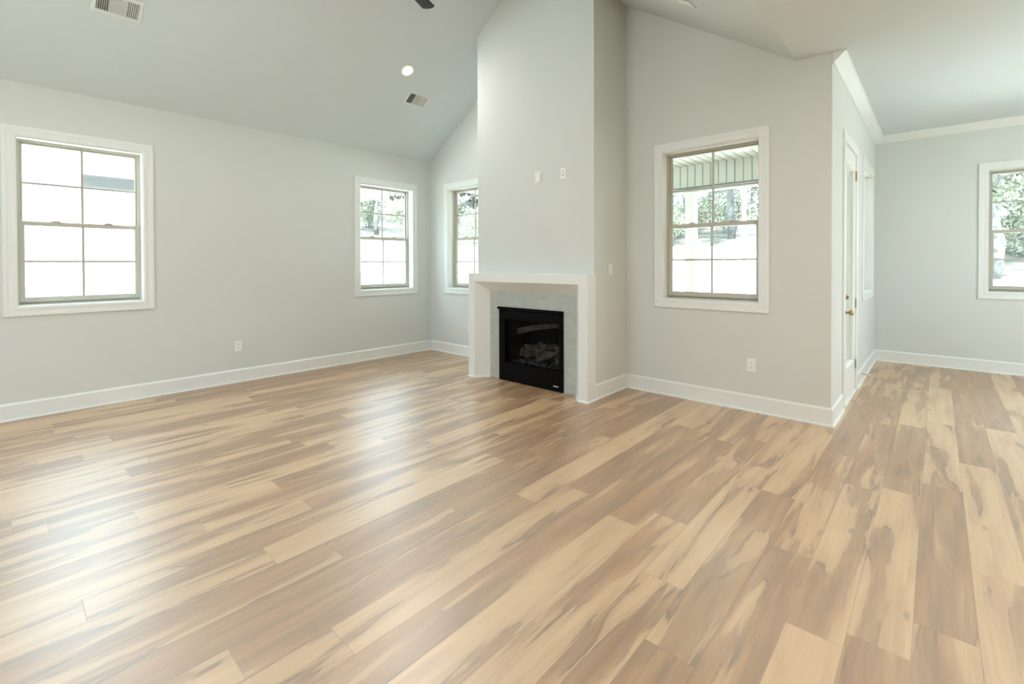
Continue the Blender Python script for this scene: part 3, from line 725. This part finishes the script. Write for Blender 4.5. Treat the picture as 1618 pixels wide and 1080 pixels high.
# ceiling fan
FH = Vector((RX, -2.39, 3.78))
fan = empty('ceiling_fan', FH, 'ceiling fan with dark grey wood blades hanging from the vault ridge', 'fan')
build('canopy', MB().lathe(lambda p: (RX+p[0], -2.39+p[1], RZ-.11+p[2]), [(.02, 0), (.05, .01), (.075, .05), (.078, .10), (0, .10)], 24), M['black'], fan, smooth=True)
build('downrod', MB().tube([(RX, -2.39, 3.90), (RX, -2.39, RZ-.10)], .013, 12), M['black'], fan, smooth=True)
build('motor', MB().lathe(lambda p: (RX+p[0], -2.39+p[1], 3.78+p[2]), [(0, -.028), (.055, -.026), (.085, -.012), (.09, .02), (.085, .07), (.05, .10), (.022, .13), (0, .13)], 28), M['black'], fan, smooth=True)
for k in range(5):
    t = math.radians(112.75+72*k); u = Vector((math.cos(t), math.sin(t), 0)); v = Vector((-u.y, u.x, 0)); nrm = Vector((0, 0, 1))
    bl = MB(); outl = [(.13, -.035), (.20, -.052), (.45, -.066), (.575, -.070), (.605, -.030), (.612, .020), (.600, .070), (.45, .066), (.20, .052), (.13, .035)]
    top = [FH+u*r+v*s_+nrm*(.006+s_*.12) for r, s_ in outl]; bot = [FH+u*r+v*s_+nrm*(-.002+s_*.12) for r, s_ in outl]; n = len(outl)
    bl.add(top+bot, [tuple(range(n)), tuple(range(2*n-1, n-1, -1))]+[(i, n+i, n+(i+1) % n, (i+1) % n) for i in range(n)])
    b = build('blade', bl, M['blade'], fan)
    ir = MB().tube([FH+u*.07+nrm*.012, FH+u*.12+nrm*.010, FH+u*.19+nrm*.009], [.012, .010, .006], 8); build('blade_iron', ir, M['black'], b)

# ------------------------------------------------------------------ outside: ground, porch, neighbours
def ground_z(x, y):
    d = 0
    dx = max(-10.5-x, 0) if x < 0 else 0
    dy = max(y-4.5, 0); dxl = max(-2.5-x, 0)
    r = math.hypot(dy, dxl if y > -1.0 else dxl*.35)
    return -.45+.235*r-.0012*r*r if r < 60 else -.45+.235*60-.0012*3600
gv, gf = [], []
gx = [-60+1.0*i for i in range(121)]; gy = [-40+1.0*i for i in range(131)]
for x in gx:
    for y in gy: gv.append((x, y, ground_z(x, y)))
ny = len(gy)
for i in range(len(gx)-1):
    for j in range(ny-1):
        a, b, c, d = i*ny+j, (i+1)*ny+j, (i+1)*ny+j+1, i*ny+j+1
        gf.append((a, b, c, d))
mb = MB(); mb.add(gv, gf)
go = structure(build('ground', mb, M['grass'], smooth='all', recalc=False), 'pale grass bank rising to a wood behind the house')
go.data.materials.append(M['litter'])
def wood_edge(x, y):
    a_ = math.degrees(math.atan2(y+4.601, x-5.95)); pts = [(-180, 60), (60, 15.5), (90, 15.5), (100, 20), (112, 22.5), (118, 22.5), (128, 25), (138, 25.5), (150, 25.5), (152, 60), (180, 60)]
    for (p0, q0), (p1, q1) in zip(pts, pts[1:]):
        if p0 <= a_ <= p1: return q0+(q1-q0)*(a_-p0)/(p1-p0)
    return 60
for p in go.data.polygons:
    if math.hypot(p.center.x-5.95, p.center.y+4.601) > wood_edge(p.center.x, p.center.y): p.material_index = 1
# foundation under the slab
structure(build('foundation', MB().box(XL-TH, XR+TH, YR-TH, YF+TH, -1.2, -.3), M['slab']), 'concrete foundation under the room')
# porch
PY, PZ, PBZ = 2.70, 2.885, 2.530
structure(build('porch_slab', MB().box(-1.5, XD-TH, YB+TH, PY+.25, -.6, -.06), M['slab']), 'concrete porch slab behind the window')
pc = MB().box(-1.5, XD-TH, YB+TH, PY+.35, PZ, PZ+.2)
pco = build('porch_ceiling', pc, M['soffit']); structure(pco, 'pale grooved porch ceiling')
gr = MB()
nb = 46; GX0 = 3.9755
for k in range(-45, 11):
    x = GX0+k*.1170
    if -1.45 < x < XD-TH-.02: gr.box(x-.004, x+.004, YB+TH, PY, PZ-.003, PZ+.001)
structure(build('trim_2', gr, M['groove']), 'thin grooves across the porch ceiling boards')
bm_ = empty('porch_beam', (2.0, PY, PBZ), 'pale green panelled porch beam seen through the window right of the fireplace', 'beam')
build('beam_body', MB().box(-1.5, XD-TH, PY, PY+.22, PBZ+.02, PZ), M['soffit'], bm_)
gr = MB()
for k in range(-45, 11):
    x = GX0+k*.1170
    if -1.45 < x < XD-TH-.02: gr.box(x-.004, x+.004, PY-.003, PY+.001, PBZ+.02, PZ)
build('panel_groove', gr, M['groove'], bm_)
build('bottom_trim', MB().box(-1.5, XD-TH, PY-.012, PY+.232, PBZ-.004, PBZ+.02), M['groove'], bm_)
build('lower_fascia', MB().box(-1.5, XD-TH, PY+.10, PY+.20, PBZ-.045, PBZ-.004), M['white_out'], bm_)
pp = empty('porch_post', (3.05, PY+.11, -.06), 'square white porch post standing under the panelled beam', 'post')
build('shaft', MB().cbox(2.985, 3.130, PY+.04, PY+.185, -.06, PBZ-.045, .006), M['white_out'], pp)
build('base_block', MB().cbox(2.96, 3.155, PY+.015, PY+.21, -.06, .14, .008), M['white_out'], pp)
build('cap_block', MB().cbox(2.965, 3.15, PY+.02, PY+.205, PBZ-.13, PBZ-.046, .008), M['white_out'], pp)
pl_ = empty('porch_light', (4.02, 2.02, PZ), 'flat round white light on the porch ceiling', 'light')
build('dome', MB().lathe(lambda p: (4.02+p[0], 2.02+p[1], PZ-.003-p[2]), [(0, .034), (.08, .032), (.13, .022), (.15, .006), (.15, 0), (0, 0)], 28), emit('porch_light_lens', (1, 1, 1, 1), .8), pl_, smooth=True)

# neighbouring brick house beyond the left wall
HX = -6.0
gzh = -.7
hs = empty('brick_house', (HX-3, -7, gzh), 'pale brick neighbouring house seen through the left window', 'house')
build('brick_wall', MB().box(HX-7, HX, -16, .9, gzh, 3.27), M['brick'], hs)
build('band_course', MB().box(HX, HX+.03, -16, .9, 2.655, 2.71), M['brick'], hs)
build('fascia', MB().box(HX-7.4, HX+.42, -16.4, 2.85, 3.40, 3.62), M['white_out'], hs)
build('soffit', MB().box(HX-7.4, HX+.40, -16.4, 2.83, 3.27, 3.40), M['white_out'], hs)
build('roof', MB().prism([(-7.6, 3.62), (.55, 3.62), (.55, 3.70), (-3.5, 6.3), (-7.6, 3.70)], lambda p: (HX+p[0], -16.6, p[1]), lambda p: (HX+p[0], 3.0, p[1])), M['roofing'], hs)
lv = MB(); lv.box(HX+.001, HX+.02, -3.53, -2.75, 2.845, 3.075)
tag(build('wall_vent', lv, M['louver'], hs), 'grey louvred vent')
lv = MB()
for k in range(6): lv.box(HX+.02, HX+.035, -3.51, -2.77, 2.86+k*.035, 2.875+k*.035)
build('vent_slats', lv, M['louver'], hs)
# pale house on the rise, seen through the half-hidden window
ph = empty('pale_house', (-25, 25, ground_z(-25, 25)), 'white house among trees seen through the half-hidden window', 'house')
def rotbox(cx, cy, w, d, z0, z1, rot):
    m = Matrix.Rotation(rot, 3, 'Z'); vs = []
    for x in (-w/2, w/2):
        for y in (-d/2, d/2):
            for z in (z0, z1): q = m @ Vector((x, y, 0)); vs.append((cx+q.x, cy+q.y, z))
    return MB().add(vs, [(0,1,3,2),(4,6,7,5),(0,4,5,1),(2,3,7,6),(0,2,6,4),(1,5,7,3)])
zb_ = ground_z(-23, 24)
R0 = math.radians(20)
build('wall', rotbox(-23.6, 25.2, 5.5, 4.0, 2.5, 6.4, R0), M['white_out'], ph)
build('eave', rotbox(-23.6, 25.2, 6.1, 4.6, 6.4, 6.6, R0), M['white_out'], ph)
rm = Matrix.Rotation(R0, 3, 'Z')
build('roof', MB().prism([(-2.4, 6.6), (2.4, 6.6), (0, 7.6)], lambda p: tuple(rm @ Vector((-3.1, p[0], 0))+Vector((-23.6, 25.2, p[1]))), lambda p: tuple(rm @ Vector((3.1, p[0], 0))+Vector((-23.6, 25.2, p[1])))), M['white_out'], ph)
sd_ = MB()
for k in range(9):
    q = rotbox(-23.6, 25.2, 5.54, 4.04, 2.9+k*.38, 2.96+k*.38, R0); sd_.add(q.v, q.f)
build('siding_line', sd_, M['louver'], ph)

# ------------------------------------------------------------------ trees
def leaf_cloud(mb, c, rx, rz, n, size, rr):
    for _ in range(n):
        while True:
            p = Vector((rr.uniform(-1, 1), rr.uniform(-1, 1), rr.uniform(-1, 1)))
            if .25 < p.length < 1: break
        q = Vector((c[0]+p.x*rx, c[1]+p.y*rx, c[2]+p.z*rz))
        d = Vector((rr.gauss(0, 1), rr.gauss(0, 1), rr.gauss(0, .7))).normalized(); e_ = d.orthogonal().normalized()
        e_.rotate(Matrix.Rotation(rr.uniform(0, 6.28), 3, d)); f_ = d.cross(e_)
        s_ = size*rr.uniform(.6, 1.3)
        mb.add([q-e_*s_, q+f_*s_*.45+d*s_*.12, q+e_*s_, q-f_*s_*.45+d*s_*.12], [(0, 1, 2), (0, 2, 3)])
def make_tree(kind, seed):
    rr = random.Random(seed)
    root = empty('leafy_tree' if kind != 'pine' else 'pine_tree', (0, 0, 0), '', 'tree')
    H = {'leafy': 8.0, 'pine': 11.0, 'bush': 3.0}[kind]
    tr = MB(); pts = [(rr.uniform(-.08, .08)*k, rr.uniform(-.08, .08)*k, H*.85*k/6-.3) for k in range(7)]
    tr.tube(pts, [.15*(1-.75*k/6)*(.6 if kind == 'bush' else 1) for k in range(7)], 8)
    lf = MB()
    if kind == 'leafy':
        for b in range(11):
            a = rr.uniform(0, 6.28); h = rr.uniform(.28, .85)*H; L = rr.uniform(.8, 2.1)*(1.15-h/H*.5); base_ = Vector(pts[min(6, int(h/H/.85*6))])
            tip = base_+Vector((math.cos(a)*L, math.sin(a)*L, rr.uniform(.2, .9))); tr.tube([base_, base_.lerp(tip, .5)+Vector((0, 0, .1)), tip], [.05, .035, .015], 5)
            leaf_cloud(lf, tip, rr.uniform(.8, 1.3), rr.uniform(.55, .9), 300, .10, rr)
        leaf_cloud(lf, (0, 0, H*.85), 1.1, 1.1, 400, .10, rr)
    elif kind == 'pine':
        for b in range(20):
            h = (.18+.8*b/20)*H; L = (1.0-h/H*.85)*rr.uniform(1.6, 2.6); a = rr.uniform(0, 6.28); base_ = Vector((0, 0, h))
            tip = base_+Vector((math.cos(a)*L, math.sin(a)*L, -.15*L)); tr.tube([base_, tip], [.04, .012], 5)
            for t in (.45, .75, 1.0): leaf_cloud(lf, base_.lerp(tip, t), .5, .22, 90, .11, rr)
    else:
        for b in range(8):
            a = rr.uniform(0, 6.28); c = (math.cos(a)*rr.uniform(.2, 1.0), math.sin(a)*rr.uniform(.2, 1.0), rr.uniform(.3, H*.75)); leaf_cloud(lf, c, .9, .7, 300, .085, rr)
    build('trunk', tr, M['bark'], root, local=True, smooth='all')
    build('foliage', lf, M[{'leafy': 'leaf', 'pine': 'needle', 'bush': 'sunleaf'}[kind]], root, local=True, recalc=False)
    return root
protos = {k: [make_tree(k, s) for s in ss] for k, ss in {'leafy': (1, 2, 3), 'pine': (4, 5), 'bush': (6, 7)}.items()}
used = set(); placed = [Vector((-23.6+dx, 25.2+dy)) for dx in (-3, 0, 3) for dy in (-2, 2)]
cxy = Vector((5.95, -4.601))
rt = random.Random(99)
def plant(kind, ang, dist, scale, label, group):
    pr_ = rt.choice(protos[kind]); d = Vector((math.cos(ang), math.sin(ang))); p = cxy+d*dist
    if pr_.name not in used: o = pr_; used.add(pr_.name)
    else: o = copy_tree(pr_)
    placed.append(p); o.location = (p.x, p.y, ground_z(p.x, p.y)-.05); o.rotation_euler = (0, 0, rt.uniform(0, 6.28)); o.scale = (scale, scale, scale*rt.uniform(.9, 1.15))
    o['label'] = label; o['category'] = 'tree' if kind != 'bush' else 'bush'; o['group'] = group
    if kind == 'bush': o.name = 'bush'
def ang(u): # bearing of an image column
    return math.atan2(math.cos(CAM['yaw'])*1+math.sin(CAM['yaw'])*(u-809)/CAM['f'], -math.sin(CAM['yaw'])+math.cos(CAM['yaw'])*(u-809)/CAM['f'])
names = {'leafy': 'leafy tree on the grass bank seen through the ', 'pine': 'dark conifer on the grass bank seen through the ', 'bush': 'pale bush at the wood edge seen through the '}
wins = {'window nearest the left corner': (562, 648, 25, 33), 'half-hidden window by the chimney': (712, 756, 25, 33), 'window right of the fireplace': (1050, 1200, 22.5, 32), 'far window at the right edge': (1562, 1655, 15, 23)}
for wn, (u0, u1, d0, d1) in wins.items():
    n, nbush = {'window nearest the left corner': (8, 6), 'half-hidden window by the chimney': (5, 4), 'window right of the fireplace': (12, 9), 'far window at the right edge': (7, 7)}[wn]
    for kd0, cnt, gap in (('tree', n, 4.2), ('bush', nbush, 2.2)):
        k = tries = 0
        while k < cnt and tries < 600:
            tries += 1
            u = rt.uniform(u0-6, u1+6); dist = rt.uniform(d0, d0+(d1-d0)*(1.9 if kd0 == 'tree' else .8)); q = cxy+Vector((math.cos(ang(u)), math.sin(ang(u))))*dist
            if any((q-z).length < gap for z in placed): continue
            kd = 'bush' if kd0 == 'bush' else rt.choice(['leafy', 'leafy', 'pine', 'pine'])
            plant(kd, ang(u), dist, rt.uniform(.9, 1.25) if kd != 'bush' else rt.uniform(.55, .95), names[kd]+wn, ('bushes' if kd == 'bush' else 'trees')+' seen through the '+wn); k += 1
for k, lst in protos.items():
    for p in lst:
        if p.name not in used and not any(p.name.startswith(x) for x in ('bush',)):
            for c in list(p.children): bpy.data.objects.remove(c)
            bpy.data.objects.remove(p)
# slender pale trunk in front of the wood
st = empty('slender_tree', (0, 0, 0), 'slender white trunk in front of the wood, seen through the window right of the fireplace', 'tree')
a = ang(1174); p = cxy+Vector((math.cos(a), math.sin(a)))*16; st.location = (p.x, p.y, ground_z(p.x, p.y))
tk = MB().tube([(0, 0, -.2), (.03, 0, 2), (-.02, .02, 4), (.02, 0, 6.5)], [.07, .06, .05, .03], 8)
for k in range(6): tk.tube([(0, 0, 2+k*.6), (.5*(-1)**k, .1, 2.3+k*.6)], [.02, .006], 5)
build('trunk', tk, M['palebark'], st, local=True, smooth='all')
